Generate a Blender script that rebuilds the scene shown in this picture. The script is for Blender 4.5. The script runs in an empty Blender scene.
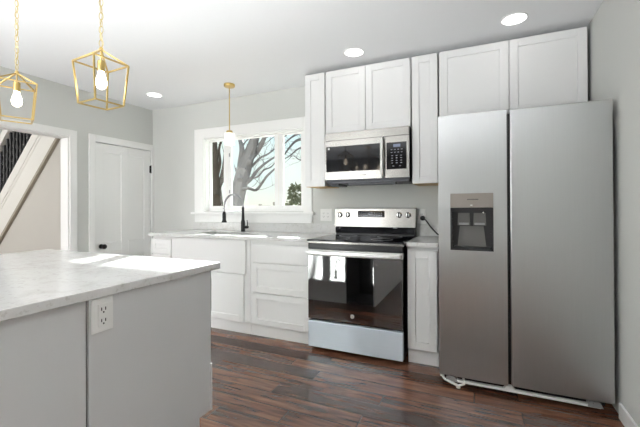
import bpy, bmesh, math, random
from mathutils import Vector, Matrix
C = bpy.context.scene
COL = C.collection
random.seed(7)
PI = math.pi

# ------------------------------------------------------------------ camera
H = 1.17
FPX, YAW, PITCH, ROLL, SH = 352.277, -0.421944557, 0.00437832, -0.00477562, -8.4619
_cy, _sy, _cp, _sp, _cr, _sr = math.cos(YAW), math.sin(YAW), math.cos(PITCH), math.sin(PITCH), math.cos(ROLL), math.sin(ROLL)
FW = Vector((_sy*_cp, _cy*_cp, _sp))
_r0 = Vector((_cy, -_sy, 0)); _u0 = _r0.cross(FW)
RT = _r0*_cr + _u0*_sr
UP = _u0*_cr - _r0*_sr
cd = bpy.data.cameras.new('camera'); cam = bpy.data.objects.new('camera', cd); COL.objects.link(cam)
cd.sensor_width = 36; cd.lens = FPX*36/640; cd.shift_y = SH/640; cd.clip_start = 0.02; cd.clip_end = 400
m = Matrix((RT, UP, -FW)).transposed().to_4x4(); m.translation = (0, 0, H)
cam.matrix_world = m
C.camera = cam

# ------------------------------------------------------------------ world, sun, area lights, exposure
w = bpy.data.worlds.new('sky'); C.world = w; w.use_nodes = True
nt = w.node_tree; nt.nodes.clear()
wo = nt.nodes.new('ShaderNodeOutputWorld'); bg = nt.nodes.new('ShaderNodeBackground')
tc = nt.nodes.new('ShaderNodeTexCoord'); sep = nt.nodes.new('ShaderNodeSeparateXYZ')
rp = nt.nodes.new('ShaderNodeValToRGB'); nz = nt.nodes.new('ShaderNodeTexNoise'); mx = nt.nodes.new('ShaderNodeMix'); mx.data_type = 'RGBA'
nt.links.new(tc.outputs['Generated'], sep.inputs[0]); nt.links.new(sep.outputs['Z'], rp.inputs[0])
el = rp.color_ramp.elements
el[0].position = 0.0; el[0].color = (0.92, 0.90, 0.78, 1)
el[1].position = 0.35; el[1].color = (0.62, 0.85, 0.97, 1)
e = el.new(0.09); e.color = (0.80, 0.93, 0.93, 1)
nz.inputs['Scale'].default_value = 4.0; nz.inputs['Detail'].default_value = 4
nt.links.new(tc.outputs['Generated'], nz.inputs['Vector'])
rp2 = nt.nodes.new('ShaderNodeValToRGB'); rp2.color_ramp.elements[0].position = .45; rp2.color_ramp.elements[1].position = .62
nt.links.new(nz.outputs['Fac'], rp2.inputs[0]); nt.links.new(rp2.outputs[0], mx.inputs['Factor'])
nt.links.new(rp.outputs[0], mx.inputs['A']); mx.inputs['B'].default_value = (0.95, 0.94, 0.86, 1)
nt.links.new(mx.outputs['Result'], bg.inputs['Color']); bg.inputs['Strength'].default_value = .95
nt.links.new(bg.outputs[0], wo.inputs[0])

sd = bpy.data.lights.new('sun', 'SUN'); sun = bpy.data.objects.new('sun', sd); COL.objects.link(sun)
sd.energy = 52; sd.angle = math.radians(0.8); sd.color = (1.0, 0.98, 0.96)
to_sun = Vector((-0.43*0.927, 0.903*0.927, 0.375)).normalized()
sun.rotation_euler = to_sun.to_track_quat('Z', 'Y').to_euler(); sun.location = (-6, 12, 8)


def area(name, loc, direction, sx, sy, power, color=(1, 1, 1)):
    d = bpy.data.lights.new(name, 'AREA'); d.shape = 'RECTANGLE'; d.size = sx; d.size_y = sy; d.energy = power; d.color = color
    o = bpy.data.objects.new(name, d); COL.objects.link(o); o.location = loc
    o.rotation_euler = (-Vector(direction)).to_track_quat('Z', 'Y').to_euler()
    return o


area('patio_door_fill', (-3.05, -3.06, 1.1), (0, 1, 0.0), 1.3, 1.9, 74, (0.96, 0.98, 1.0))  # fill light added in the unseen door opening behind the camera
pd_ = area('ceiling_bounce_fill', (-1.5, -2.3, 0.1), (0, 0.9, 1), 3.6, 1.2, 135, (0.96, 0.98, 1.0))  # unseen up-facing fill, added to lift the ceiling; no lamp there
pd_.data.spread = math.radians(66)
area('hall_fill', (-5.4, -0.25, 1.5), (-0.1, 1, 0), 1.4, 1.8, 42, (1.0, 0.99, 0.97))  # added fill for the stairs; no window stands here
C.view_settings.view_transform = 'Standard'; C.view_settings.look = 'None'
C.view_settings.exposure = 0.38; C.view_settings.gamma = 1.0; C.view_settings.use_curve_mapping = False

# ------------------------------------------------------------------ materials
M = {}


def srgb(r, g, b):
    f = lambda c: (c/255/12.92) if c/255 <= .04045 else ((c/255+.055)/1.055)**2.4
    return (f(r), f(g), f(b), 1)


def mat(name, col, rough=.5, metal=0., noise=0., nscale=8., bump=0., bscale=60., coat=0., spec=.5, emit=None, estr=0., aniso=0., tangent=None, stretch=None):
    m = bpy.data.materials.new(name); m.use_nodes = True
    t = m.node_tree; b = t.nodes['Principled BSDF']
    b.inputs['Base Color'].default_value = col if len(col) == 4 else (*col, 1)
    b.inputs['Roughness'].default_value = rough; b.inputs['Metallic'].default_value = metal
    b.inputs['Coat Weight'].default_value = coat; b.inputs['Specular IOR Level'].default_value = spec
    if emit:
        b.inputs['Emission Color'].default_value = (*emit[:3], 1); b.inputs['Emission Strength'].default_value = estr
    tcn = t.nodes.new('ShaderNodeTexCoord'); mp = t.nodes.new('ShaderNodeMapping')
    t.links.new(tcn.outputs['Object'], mp.inputs[0])
    if stretch: mp.inputs['Scale'].default_value = stretch
    if noise:
        n = t.nodes.new('ShaderNodeTexNoise'); n.inputs['Scale'].default_value = nscale; n.inputs['Detail'].default_value = 5
        t.links.new(mp.outputs[0], n.inputs['Vector'])
        r = t.nodes.new('ShaderNodeMix'); r.data_type = 'RGBA'
        c = b.inputs['Base Color'].default_value[:]
        r.inputs['A'].default_value = [x*(1-noise) for x in c[:3]]+[1]; r.inputs['B'].default_value = [min(1, x*(1+noise)) for x in c[:3]]+[1]
        t.links.new(n.outputs['Fac'], r.inputs['Factor']); t.links.new(r.outputs['Result'], b.inputs['Base Color'])
    if bump:
        n = t.nodes.new('ShaderNodeTexNoise'); n.inputs['Scale'].default_value = bscale; n.inputs['Detail'].default_value = 3
        t.links.new(mp.outputs[0], n.inputs['Vector'])
        bp = t.nodes.new('ShaderNodeBump'); bp.inputs['Strength'].default_value = bump; bp.inputs['Distance'].default_value = .002
        t.links.new(n.outputs['Fac'], bp.inputs['Height']); t.links.new(bp.outputs[0], b.inputs['Normal'])
    if aniso:
        b.inputs['Anisotropic'].default_value = aniso
        cv = t.nodes.new('ShaderNodeCombineXYZ')
        for i in range(3): cv.inputs[i].default_value = tangent[i]
        t.links.new(cv.outputs[0], b.inputs['Tangent'])
    M[name] = m
    return m


mat('wall_paint', srgb(209, 210, 206), .85, bump=.08, bscale=180, noise=.01)
mat('ceiling_paint', srgb(238, 239, 240), .9, bump=.05, bscale=160)
mat('trim_white', srgb(240, 240, 238), .4, noise=.006)
mat('cabinet_white', srgb(230, 230, 229), .38, noise=.006, nscale=4)
mat('island_grey', srgb(210, 211, 211), .45, noise=.008, nscale=4)
mat('island_dark_gap', srgb(70, 66, 60), .8, noise=.1)
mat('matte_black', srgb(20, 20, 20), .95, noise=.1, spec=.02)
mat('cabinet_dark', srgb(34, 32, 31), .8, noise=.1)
mat('raw_plywood', srgb(214, 178, 120), .6, noise=.12, nscale=12, stretch=(3, 20, 20))
mat('hall_paint', srgb(206, 203, 196), .85, noise=.012)
mat('stair_white', srgb(238, 236, 230), .5, noise=.01)
mat('stair_shadow_moulding', srgb(170, 162, 146), .6, noise=.03)  # moulding toned taupe for the shade along the stringer's lower edge
mat('stair_black', srgb(38, 38, 40), .35, noise=.1)
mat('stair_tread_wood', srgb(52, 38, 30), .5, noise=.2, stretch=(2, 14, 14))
mat('steel_fridge', srgb(190, 192, 192), .3, 1, noise=.035, nscale=5, aniso=.35, tangent=(1, 0, 0), stretch=(30, 30, .6))
mat('steel_range', srgb(146, 144, 140), .27, 1, noise=.03, nscale=5, aniso=.5, tangent=(0, 0, 1), stretch=(.6, 30, 40))
mat('steel_handle', srgb(226, 226, 224), .42, .85, noise=.02)
mat('steel_plain', srgb(196, 196, 194), .25, 1, noise=.03)
mat('steel_dark', srgb(70, 71, 74), .4, .8, noise=.05)
mat('fridge_side_grey', srgb(84, 85, 87), .5, .2, noise=.04)
mat('black_plastic', srgb(22, 22, 24), .35, noise=.1)
mat('black_glass', srgb(12, 13, 19), .05, spec=.3, noise=.05, nscale=2)
mat('oven_glass', srgb(12, 13, 15), .03, spec=1.0, coat=.6, noise=.05, nscale=2)
mat('dark_grey_plastic', srgb(52, 52, 54), .25, noise=.06)
mat('grey_plastic', srgb(140, 140, 140), .4, noise=.03)
mat('dispenser_grey', srgb(98, 97, 95), .25, noise=.04)
mat('taupe_panel', srgb(150, 143, 137), .3, .6, noise=.03)
mat('display_glow', srgb(20, 24, 34), .2, emit=(.4, .5, .75), estr=.22)
mat('display_mark', srgb(150, 152, 160), .4, noise=.05)
mat('brass', srgb(206, 180, 118), .28, 1, noise=.05, nscale=20)
mat('brass_pale', srgb(206, 190, 140), .3, 1, noise=.05)
mat('white_plastic', srgb(236, 236, 233), .35, noise=.008)
mat('slot_dark', srgb(20, 20, 20), .6, noise=.1)
mat('faucet_black', srgb(26, 26, 28), .35, .4, noise=.1)
mat('chrome', srgb(190, 190, 192), .12, 1, noise=.03)
mat('sink_steel', srgb(150, 150, 150), .3, 1, noise=.05)
mat('door_knob_black', srgb(20, 19, 20), .25, .4, noise=.1)
mat('bark', srgb(92, 91, 94), .9, noise=.35, nscale=3, bump=.6, bscale=9, stretch=(3, 3, .6))
mat('bark_brown', srgb(66, 58, 52), .9, noise=.35, nscale=3, bump=.6, bscale=9, stretch=(3, 3, .6))
mat('evergreen', srgb(112, 116, 96), .9, noise=.4, nscale=2)
mat('hedge_olive', srgb(128, 126, 92), .9, noise=.4, nscale=2)
mat('lawn', srgb(96, 90, 74), .95, noise=.25, nscale=.6)
mat('roof_shingle', srgb(165, 158, 150), .9, noise=.15, nscale=2)
mat('siding', srgb(206, 200, 186), .8, noise=.06)
mat('bulb_glow', srgb(255, 244, 225), .3, emit=(1, .86, .68), estr=7)
mat('shade_glow', srgb(252, 250, 244), .3, emit=(1, .97, .92), estr=.35)
mat('lens_glow', srgb(255, 255, 252), .4, emit=(1, .98, .95), estr=3.5)


def glass(name, tint=(1, 1, 1), ior=1.45):
    m = bpy.data.materials.new(name); m.use_nodes = True; t = m.node_tree; t.nodes.clear()
    o = t.nodes.new('ShaderNodeOutputMaterial'); tr = t.nodes.new('ShaderNodeBsdfTransparent'); gl = t.nodes.new('ShaderNodeBsdfGlossy')
    mixn = t.nodes.new('ShaderNodeMixShader'); fr = t.nodes.new('ShaderNodeFresnel'); fr.inputs['IOR'].default_value = ior
    tr.inputs[0].default_value = (*tint, 1); gl.inputs['Roughness'].default_value = .02
    t.links.new(fr.outputs[0], mixn.inputs[0]); t.links.new(tr.outputs[0], mixn.inputs[1]); t.links.new(gl.outputs[0], mixn.inputs[2])
    t.links.new(mixn.outputs[0], o.inputs[0]); M[name] = m


glass('window_glass', (.93, .96, .95), 1.18)
glass('bulb_glass', (.97, .97, .95))


def floor_material():
    m = bpy.data.materials.new('hand_scraped_planks'); m.use_nodes = True; t = m.node_tree; b = t.nodes['Principled BSDF']; N = t.nodes; L = t.links
    def math_(op, a, bb=None, c=None):
        n = N.new('ShaderNodeMath'); n.operation = op
        for i, v in enumerate((a, bb, c)):
            if v is None: continue
            if isinstance(v, (int, float)): n.inputs[i].default_value = v
            else: L.new(v, n.inputs[i])
        return n.outputs[0]
    tcn = N.new('ShaderNodeTexCoord'); s = N.new('ShaderNodeSeparateXYZ'); L.new(tcn.outputs['Object'], s.inputs[0])
    W = .127; LEN = 1.25
    ry = math_('DIVIDE', s.outputs['Y'], W); row = math_('FLOOR', ry); fy = math_('FRACT', ry)
    wn = N.new('ShaderNodeTexWhiteNoise'); wn.noise_dimensions = '1D'; L.new(row, wn.inputs['W'])
    rx = math_('ADD', math_('DIVIDE', s.outputs['X'], LEN), wn.outputs['Value']); pl = math_('FLOOR', rx); fx = math_('FRACT', rx)
    cb = N.new('ShaderNodeCombineXYZ'); L.new(row, cb.inputs[0]); L.new(pl, cb.inputs[1])
    wn2 = N.new('ShaderNodeTexWhiteNoise'); wn2.noise_dimensions = '3D'; L.new(cb.outputs[0], wn2.inputs['Vector'])
    # grain
    mp = N.new('ShaderNodeMapping'); mp.inputs['Scale'].default_value = (1.6, 13, 1); L.new(tcn.outputs['Object'], mp.inputs[0])
    ad = N.new('ShaderNodeVectorMath'); ad.operation = 'ADD'; L.new(mp.outputs[0], ad.inputs[0])
    sc = N.new('ShaderNodeVectorMath'); sc.operation = 'SCALE'; L.new(wn2.outputs['Color'], sc.inputs[0]); sc.inputs['Scale'].default_value = 17
    L.new(sc.outputs[0], ad.inputs[1])
    g = N.new('ShaderNodeTexNoise'); g.inputs['Scale'].default_value = 2.2; g.inputs['Detail'].default_value = 6; g.inputs['Distortion'].default_value = .7; L.new(ad.outputs[0], g.inputs['Vector'])
    v = math_('ADD', math_('MULTIPLY', g.outputs['Fac'], .75), math_('MULTIPLY', wn2.outputs['Value'], .34))
    cr = N.new('ShaderNodeValToRGB'); e = cr.color_ramp.elements
    e[0].position = .28; e[0].color = srgb(34, 20, 15); e[1].position = .82; e[1].color = srgb(140, 96, 72)
    k = e.new(.52); k.color = srgb(82, 53, 41)
    L.new(v, cr.inputs[0])
    # seams
    dy = math_('MULTIPLY', math_('MINIMUM', fy, math_('SUBTRACT', 1, fy)), W)
    dx = math_('MULTIPLY', math_('MINIMUM', fx, math_('SUBTRACT', 1, fx)), LEN)
    d = math_('MINIMUM', dx, dy)
    seam = N.new('ShaderNodeMapRange'); seam.inputs['From Min'].default_value = 0.0008; seam.inputs['From Max'].default_value = .004
    L.new(d, seam.inputs['Value'])
    mxn = N.new('ShaderNodeMix'); mxn.data_type = 'RGBA'; mxn.inputs['A'].default_value = srgb(20, 14, 12)
    L.new(seam.outputs[0], mxn.inputs['Factor']); L.new(cr.outputs[0], mxn.inputs['B']); L.new(mxn.outputs['Result'], b.inputs['Base Color'])
    # scraped waves
    mp2 = N.new('ShaderNodeMapping'); mp2.inputs['Scale'].default_value = (7, 16, 1); L.new(tcn.outputs['Object'], mp2.inputs[0])
    wv = N.new('ShaderNodeTexNoise'); wv.inputs['Scale'].default_value = 1.3; wv.inputs['Detail'].default_value = 2; L.new(mp2.outputs[0], wv.inputs['Vector'])
    hh = math_('ADD', math_('MULTIPLY', wv.outputs['Fac'], .8), math_('MULTIPLY', seam.outputs[0], .5))
    bp = N.new('ShaderNodeBump'); bp.inputs['Strength'].default_value = .35; bp.inputs['Distance'].default_value = .006
    L.new(hh, bp.inputs['Height']); L.new(bp.outputs[0], b.inputs['Normal'])
    b.inputs['Roughness'].default_value = .24; b.inputs['IOR'].default_value = 1.65
    M['floor'] = m


floor_material()


def quartz():
    m = bpy.data.materials.new('white_quartz'); m.use_nodes = True; t = m.node_tree; b = t.nodes['Principled BSDF']; N = t.nodes; L = t.links
    tcn = N.new('ShaderNodeTexCoord')
    n1 = N.new('ShaderNodeTexNoise'); n1.inputs['Scale'].default_value = 9; n1.inputs['Detail'].default_value = 8; n1.inputs['Distortion'].default_value = 1.4
    n2 = N.new('ShaderNodeTexNoise'); n2.inputs['Scale'].default_value = 60; n2.inputs['Detail'].default_value = 3
    L.new(tcn.outputs['Object'], n1.inputs['Vector']); L.new(tcn.outputs['Object'], n2.inputs['Vector'])
    r1 = N.new('ShaderNodeValToRGB'); e = r1.color_ramp.elements
    e[0].position = .30; e[0].color = srgb(202, 201, 197); e[1].position = .5; e[1].color = srgb(214, 214, 212)
    r2 = N.new('ShaderNodeValToRGB'); e = r2.color_ramp.elements
    e[0].position = .30; e[0].color = (.66, .64, .60, 1); e[1].position = .42; e[1].color = (1, 1, 1, 1)
    L.new(n1.outputs['Fac'], r1.inputs[0]); L.new(n2.outputs['Fac'], r2.inputs[0])
    mm = N.new('ShaderNodeMix'); mm.data_type = 'RGBA'; mm.blend_type = 'MULTIPLY'; mm.inputs['Factor'].default_value = .55
    L.new(r1.outputs[0], mm.inputs['A']); L.new(r2.outputs[0], mm.inputs['B']); L.new(mm.outputs['Result'], b.inputs['Base Color'])
    b.inputs['Roughness'].default_value = .16
    M['quartz'] = m


quartz()


M['oven_glass'].node_tree.nodes['Principled BSDF'].inputs['IOR'].default_value = 2.1
M['black_glass'].node_tree.nodes['Principled BSDF'].inputs['IOR'].default_value = 1.5
mat('steel_film_blue', srgb(226, 238, 248), .32, .3, noise=.03, nscale=5, stretch=(.6, 30, 40))

# ------------------------------------------------------------------ helpers
class MB:
    def __init__(s):
        s.bm = bmesh.new()

    def _merge(s, t):
        me = bpy.data.meshes.new('tmp'); t.to_mesh(me); t.free(); s.bm.from_mesh(me); bpy.data.meshes.remove(me)

    def box(s, x0, x1, y0, y1, z0, z1, bev=0.0, seg=2):
        t = bmesh.new()
        bmesh.ops.create_cube(t, size=1, matrix=Matrix.Translation(((x0+x1)/2, (y0+y1)/2, (z0+z1)/2)) @ Matrix.Diagonal((abs(x1-x0), abs(y1-y0), abs(z1-z0), 1)))
        if bev: bmesh.ops.bevel(t, geom=t.edges[:], offset=bev, segments=seg, affect='EDGES', profile=.5)
        s._merge(t); return s

    def prism(s, pts, axis, a, b):
        """pts are 2-D in the plane across the axis (x: y,z / y: x,z / z: x,y)"""
        def P(p, d): return {'x': (d, p[0], p[1]), 'y': (p[0], d, p[1]), 'z': (p[0], p[1], d)}[axis]
        t = bmesh.new()
        v0 = [t.verts.new(P(p, a)) for p in pts]; v1 = [t.verts.new(P(p, b)) for p in pts]
        t.faces.new(v0); t.faces.new(v1[::-1])
        n = len(pts)
        for i in range(n): t.faces.new((v0[i], v1[i], v1[(i+1) % n], v0[(i+1) % n]))
        bmesh.ops.recalc_face_normals(t, faces=t.faces[:])
        s._merge(t); return s

    def tube(s, pts, r, n=10, closed=False):
        pts = [Vector(p) for p in pts]; k = len(pts)
        rs = r if isinstance(r, (list, tuple)) else [r]*k
        t = bmesh.new(); rings = []
        prev = None
        for i, p in enumerate(pts):
            a = pts[(i-1) % k] if (closed or i > 0) else p
            b = pts[(i+1) % k] if (closed or i < k-1) else p
            d = (b-a).normalized()
            if prev is None:
                ref = Vector((0, 0, 1)) if abs(d.z) < .9 else Vector((1, 0, 0))
                u = d.cross(ref).normalized()
            else:
                u = (prev - d*prev.dot(d)).normalized()
            prev = u; v = d.cross(u)
            rings.append([t.verts.new(p+(u*math.cos(2*PI*j/n)+v*math.sin(2*PI*j/n))*rs[i]) for j in range(n)])
        m_ = k if closed else k-1
        for i in range(m_):
            A, B = rings[i], rings[(i+1) % k]
            for j in range(n): t.faces.new((A[j], A[(j+1) % n], B[(j+1) % n], B[j]))
        if not closed:
            t.faces.new(rings[0][::-1]); t.faces.new(rings[-1])
        bmesh.ops.recalc_face_normals(t, faces=t.faces[:])
        s._merge(t); return s

    def lathe(s, prof, c, axis='z', n=24, cap=True):
        """prof: (radius, offset along the axis) pairs, c: centre"""
        t = bmesh.new(); rings = []
        def P(r, h, a):
            u, v = r*math.cos(a), r*math.sin(a)
            return {'z': (c[0]+u, c[1]+v, c[2]+h), 'y': (c[0]+u, c[1]+h, c[2]+v), 'x': (c[0]+h, c[1]+u, c[2]+v)}[axis]
        for r, h in prof:
            rings.append([t.verts.new(P(max(r, 1e-5), h, 2*PI*j/n)) for j in range(n)])
        for A, B in zip(rings, rings[1:]):
            for j in range(n): t.faces.new((A[j], A[(j+1) % n], B[(j+1) % n], B[j]))
        if cap:
            t.faces.new(rings[0][::-1]); t.faces.new(rings[-1])
        else:
            for j in range(n): t.faces.new((rings[-1][j], rings[-1][(j+1) % n], rings[0][(j+1) % n], rings[0][j]))
        bmesh.ops.remove_doubles(t, verts=t.verts[:], dist=2e-5)
        bmesh.ops.recalc_face_normals(t, faces=t.faces[:])
        s._merge(t); return s

    def bar(s, a, b, w=.006):
        """square bar between two points"""
        a, b = Vector(a), Vector(b); d = (b-a).normalized()
        ref = Vector((0, 0, 1)) if abs(d.z) < .9 else Vector((1, 0, 0))
        u = d.cross(ref).normalized(); v = d.cross(u)
        t = bmesh.new(); h = w/2
        q = [(-h, -h), (h, -h), (h, h), (-h, h)]
        A = [t.verts.new(a+u*i+v*j) for i, j in q]; B = [t.verts.new(b+u*i+v*j) for i, j in q]
        t.faces.new(A); t.faces.new(B[::-1])
        for i in range(4): t.faces.new((A[i], B[i], B[(i+1) % 4], A[(i+1) % 4]))
        bmesh.ops.recalc_face_normals(t, faces=t.faces[:])
        s._merge(t); return s

    def shaker(s, x0, x1, z0, z1, y, th=.02, rail=.057, rec=.009):
        """recessed-panel door whose front faces -y at y"""
        i0, i1, k0, k1 = x0+rail, x1-rail, z0+rail, z1-rail
        b = .0015
        s.box(x0, i0, y, y+th, z0, z1, b, 1); s.box(i1, x1, y, y+th, z0, z1, b, 1)
        s.box(i0, i1, y, y+th, z0, k0, b, 1); s.box(i0, i1, y, y+th, k1, z1, b, 1)
        s.box(i0-.002, i1+.002, y+rec, y+th, k0-.002, k1+.002)
        return s

    def build(s, name, material, parent=None, smooth=False, label=None):
        if parent is not None:
            r = parent
            while r.parent: r = r.parent
            bmesh.ops.translate(s.bm, verts=s.bm.verts[:], vec=-Vector(r.location))
        me = bpy.data.meshes.new(name); s.bm.to_mesh(me); s.bm.free()
        if smooth:
            for p in me.polygons: p.use_smooth = True
            try: me.set_sharp_from_angle(angle=math.radians(40))
            except Exception: pass
        o = bpy.data.objects.new(name, me); COL.objects.link(o)
        me.materials.append(M[material] if isinstance(material, str) else material)
        if parent is not None: o.parent = parent
        if label: o['label'] = label
        return o


def tag(o, label, cat, group=None, kind=None):
    o['label'] = label; o['category'] = cat
    if group: o['group'] = group
    if kind: o['kind'] = kind
    return o


def thing(name, label, cat, loc=(0, 0, 0), group=None):
    o = bpy.data.objects.new(name, None); COL.objects.link(o); o.location = loc; o.empty_display_size = .1
    return tag(o, label, cat, group)


def struct(o):
    o['kind'] = 'structure'; return o


def dup(o, loc, label=None, rotz=None):
    def cp(a, par):
        c = a.copy(); COL.objects.link(c); c.parent = par
        for ch in [q for q in bpy.data.objects if q.parent == a]: cp(ch, c)
        return c
    kids = {}
    r = o.copy(); COL.objects.link(r); r.location = loc
    if rotz is not None: r.rotation_euler = (0, 0, rotz)
    if label: r['label'] = label
    for ch in list(o.children): cp(ch, r)
    return r


def at(px, py, Y):
    """point of the place at depth Y on the sight line measured in the survey"""
    d = FW + RT*((px-320)/FPX) - UP*((py-(213.5+SH))/FPX)
    t = Y/d.y
    return Vector((0, 0, H)) + d*t


# ------------------------------------------------------------------ room shell
XL, XR, YB, YF, ZC = -3.86, 0.71, 3.29, -3.0, 2.43
T = .12
struct(MB().box(-7.2, XR+T, YF-T, 5.0, -.1, 0).build('floor', 'floor'))
struct(MB().box(XL-T, XR+T, YF-T, YB+T+.06, ZC, ZC+.1).build('ceiling', 'ceiling_paint'))
struct(MB().box(XR, XR+T, YF-T, YB+.18, 0, ZC).build('wall_right', 'wall_paint'))
WX0, WX1, WZ0, WZ1 = -2.995, -1.655, 1.12, 1.995         # kitchen window opening
TB = .12
wb = MB(); wb.box(XL-T, WX0, YB, YB+TB, 0, ZC).box(WX1, XR, YB, YB+TB, 0, ZC).box(WX0, WX1, YB, YB+TB, 0, WZ0).box(WX0, WX1, YB, YB+TB, WZ1, ZC)
struct(wb.build('wall_back', 'wall_paint'))
# left wall: cased opening y 1.20..2.261, door y 2.531..3.253
OY0, OY1, OZ = 1.20, 2.261, 1.905
DY0, DY1, DZ = 2.528, 3.256, 1.90
wl = MB(); wl.box(XL-T, XL, YF-T, OY0, 0, ZC).box(XL-T, XL, OY0, OY1, OZ, ZC).box(XL-T, XL, OY1, DY0, 0, ZC).box(XL-T, XL, DY0, DY1, DZ, ZC).box(XL-T, XL, DY1, YB, 0, ZC)
struct(wl.build('wall_left', 'wall_paint'))
# front wall (behind the camera): patio door x -3.75..-2.35
wf = MB(); wf.box(XL-T, -3.75, YF-T, YF, 0, ZC).box(-3.75, -2.35, YF-T, YF, 2.15, ZC).box(-2.35, XR, YF-T, YF, 0, ZC)
struct(wf.build('wall_front', 'wall_paint'))
pf = MB()
for x0, x1 in ((-3.75, -3.68), (-3.08, -3.02), (-2.42, -2.35)): pf.box(x0, x1, YF-.09, YF-.03, 0, 2.15)
pf.box(-3.68, -2.42, YF-.09, YF-.03, 0, .12).box(-3.68, -2.42, YF-.09, YF-.03, 2.05, 2.15)
struct(pf.build('door_3', 'trim_white'))
# hall beyond the cased opening
struct(MB().box(-7.2, XL-T, -.4, -.3, 0, 3.2).build('wall_hall_near', 'hall_paint'))
struct(MB().box(-7.3, -7.2, -.4, 5.0, 0, 4.2).build('wall_hall_end', 'hall_paint'))
struct(MB().box(-7.2, XL-T, 3.42, 3.52, 0, 4.2).build('wall_hall_far', 'hall_paint'))
struct(MB().box(-7.2, XL-T, -.3, 2.30, 2.62, 2.72).build('ceiling_hall', 'ceiling_paint'))

# casing round the opening and the door
tr = MB(); cw = .073
tr.box(XL, XL+.018, OY1, OY1+cw, 0, OZ+cw, .003).box(XL, XL+.018, OY0-cw, OY0, 0, OZ+cw, .003).box(XL, XL+.018, OY0, OY1, OZ, OZ+cw, .003)
tr.box(XL-T-.002, XL, OY1-.012, OY1, 0, OZ).box(XL-T-.002, XL, OY0, OY0+.012, 0, OZ).box(XL-T-.002, XL, OY0+.012, OY1-.012, OZ-.012, OZ)
struct(tr.build('trim_1', 'trim_white'))
tr = MB()
tr.box(XL, XL+.018, DY0-.068, DY0, 0, DZ+.078, .003).box(XL, XL+.018, DY1, YB, 0, DZ+.078, .003).box(XL, XL+.018, DY0, DY1, DZ, DZ+.078, .003)
struct(tr.build('trim_2', 'trim_white'))
dr = MB(); dx0, dx1 = XL-.038, XL+.0
a0, a1 = DY0+.004, DY1-.004
st = .095
mid = (a0+a1)/2
zr = [(.02, .22), (.60, .775), (1.795, 1.895)]
for y0, y1 in ((a0, a0+st), (mid-.045, mid+.045), (a1-st, a1)): dr.box(dx0, dx1, y0, y1, .02, 1.895, .002, 1)
for z0, z1 in zr:
    dr.box(dx0, dx1, a0+st, mid-.045, z0, z1, .002, 1).box(dx0, dx1, mid+.045, a1-st, z0, z1, .002, 1)
dr.box(dx0, dx1-.011, a0+.02, a1-.02, .04, 1.87)
door = struct(dr.build('door_1', 'trim_white'))
kb = MB(); ky, kz = 2.598, .735
kb.lathe([(.026, 0), (.026, .005), (.011, .010), (.010, .034), (.022, .042), (.028, .054), (.026, .066), (.014, .073), (.001, .074)], (XL+.0, ky, kz), 'x')
kb.build('door_knob', 'door_knob_black', door, True, 'round black door knob')
for z in (1.66, .25):
    hb = MB(); hb.box(XL-.004, XL+.008, DY1-.018, DY1+.004, z-.045, z+.045, .001, 1); hb.lathe([(.007, -.052), (.007, .052)], (XL+.012, DY1-.004, z), 'z', 10)
    hb.build('hinge', 'door_knob_black', door, True, 'black hinge')
struct(MB().box(XR-.014, XR, YF, 2.44, 0, .088, .004).build('baseboard_right', 'trim_white'))
b = MB(); b.box(XL, XL+.014, OY1+cw, DY0-.068, 0, .12, .003).box(XL, XL+.014, YF, OY0-cw, 0, .12, .003)
struct(b.build('baseboard_left', 'trim_white'))

# ------------------------------------------------------------------ kitchen window
win = MB()
# casing, apron
win.box(-3.135, WX0+.004, YB-.02, YB, 1.11, 2.107, .003).box(WX1-.004, -1.56, YB-.02, YB, 1.11, 2.107, .003).box(WX0+.004, WX1-.004, YB-.02, YB, WZ1-.004, 2.107, .003)
win.box(-3.135, -1.56, YB-.018, YB, .995, 1.086, .003)
win = struct(win.build('window_1', 'trim_white'))
MB().box(-3.165, -1.53, YB-.055, YB+.05, 1.086, 1.112, .004).build('window_sill', 'trim_white', win)
j = MB(); jt = .018
j.box(WX0, WX0+jt, YB, YB+.12, WZ0, WZ1).box(WX1-jt, WX1, YB, YB+.12, WZ0, WZ1).box(WX0, WX1, YB, YB+.12, WZ1-jt, WZ1).box(WX0, WX1, YB+.05, YB+.12, 1.112, 1.135)
j.build('window_jamb', 'trim_white', win)
GY = 3.36
f = MB()
# outer vinyl frame and mullions
f.box(WX0+jt, -2.955, GY-.015, GY+.02, 1.135, 1.977, .003).box(-1.722, WX1-jt, GY-.015, GY+.02, 1.135, 1.977, .003)
f.box(-2.955, -1.722, GY-.015, GY+.02, 1.135, 1.182, .003).box(-2.955, -1.722, GY-.015, GY+.02, 1.958, 1.977, .002)
f.box(-2.748, -2.645, GY-.02, GY+.02, 1.182, 1.958, .003).box(-2.047, -1.941, GY-.02, GY+.02, 1.182, 1.958, .003)
f.build('window_frame', 'trim_white', win)
ln = MB()
ln.box(-2.70, -2.692, GY-.0225, GY-.02, 1.19, 1.95).box(-1.998, -1.990, GY-.0225, GY-.02, 1.19, 1.95)
ln.build('sash_gasket', 'stair_white', win)
for x0, x1 in ((-2.955, -2.748), (-2.645, -2.047), (-1.941, -1.722)):
    MB().box(x0-.004, x1+.004, GY+.012, GY+.016, 1.178, 1.962).build('window_pane', 'window_glass', win)
for z in (1.35, 1.78):
    MB().box(-2.662, -2.650, GY-.032, GY-.0225, z-.02, z+.02, .002).build('sash_latch', 'grey_plastic', win)

# ------------------------------------------------------------------ staircase in the hall (rises towards the kitchen wall)
stc = thing('staircase', 'white stringer staircase with black turned balusters seen through the cased opening', 'staircase', (-6.2, 2.42, 0))
SL = .985; SY = 2.40
zl = lambda x: .73+(x+5.501)*SL          # lower edge of stringer
xa, xb = -6.24, XL-T
zm = lambda x: zl(x)+.385
zu = lambda x: zl(x)+.585
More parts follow.
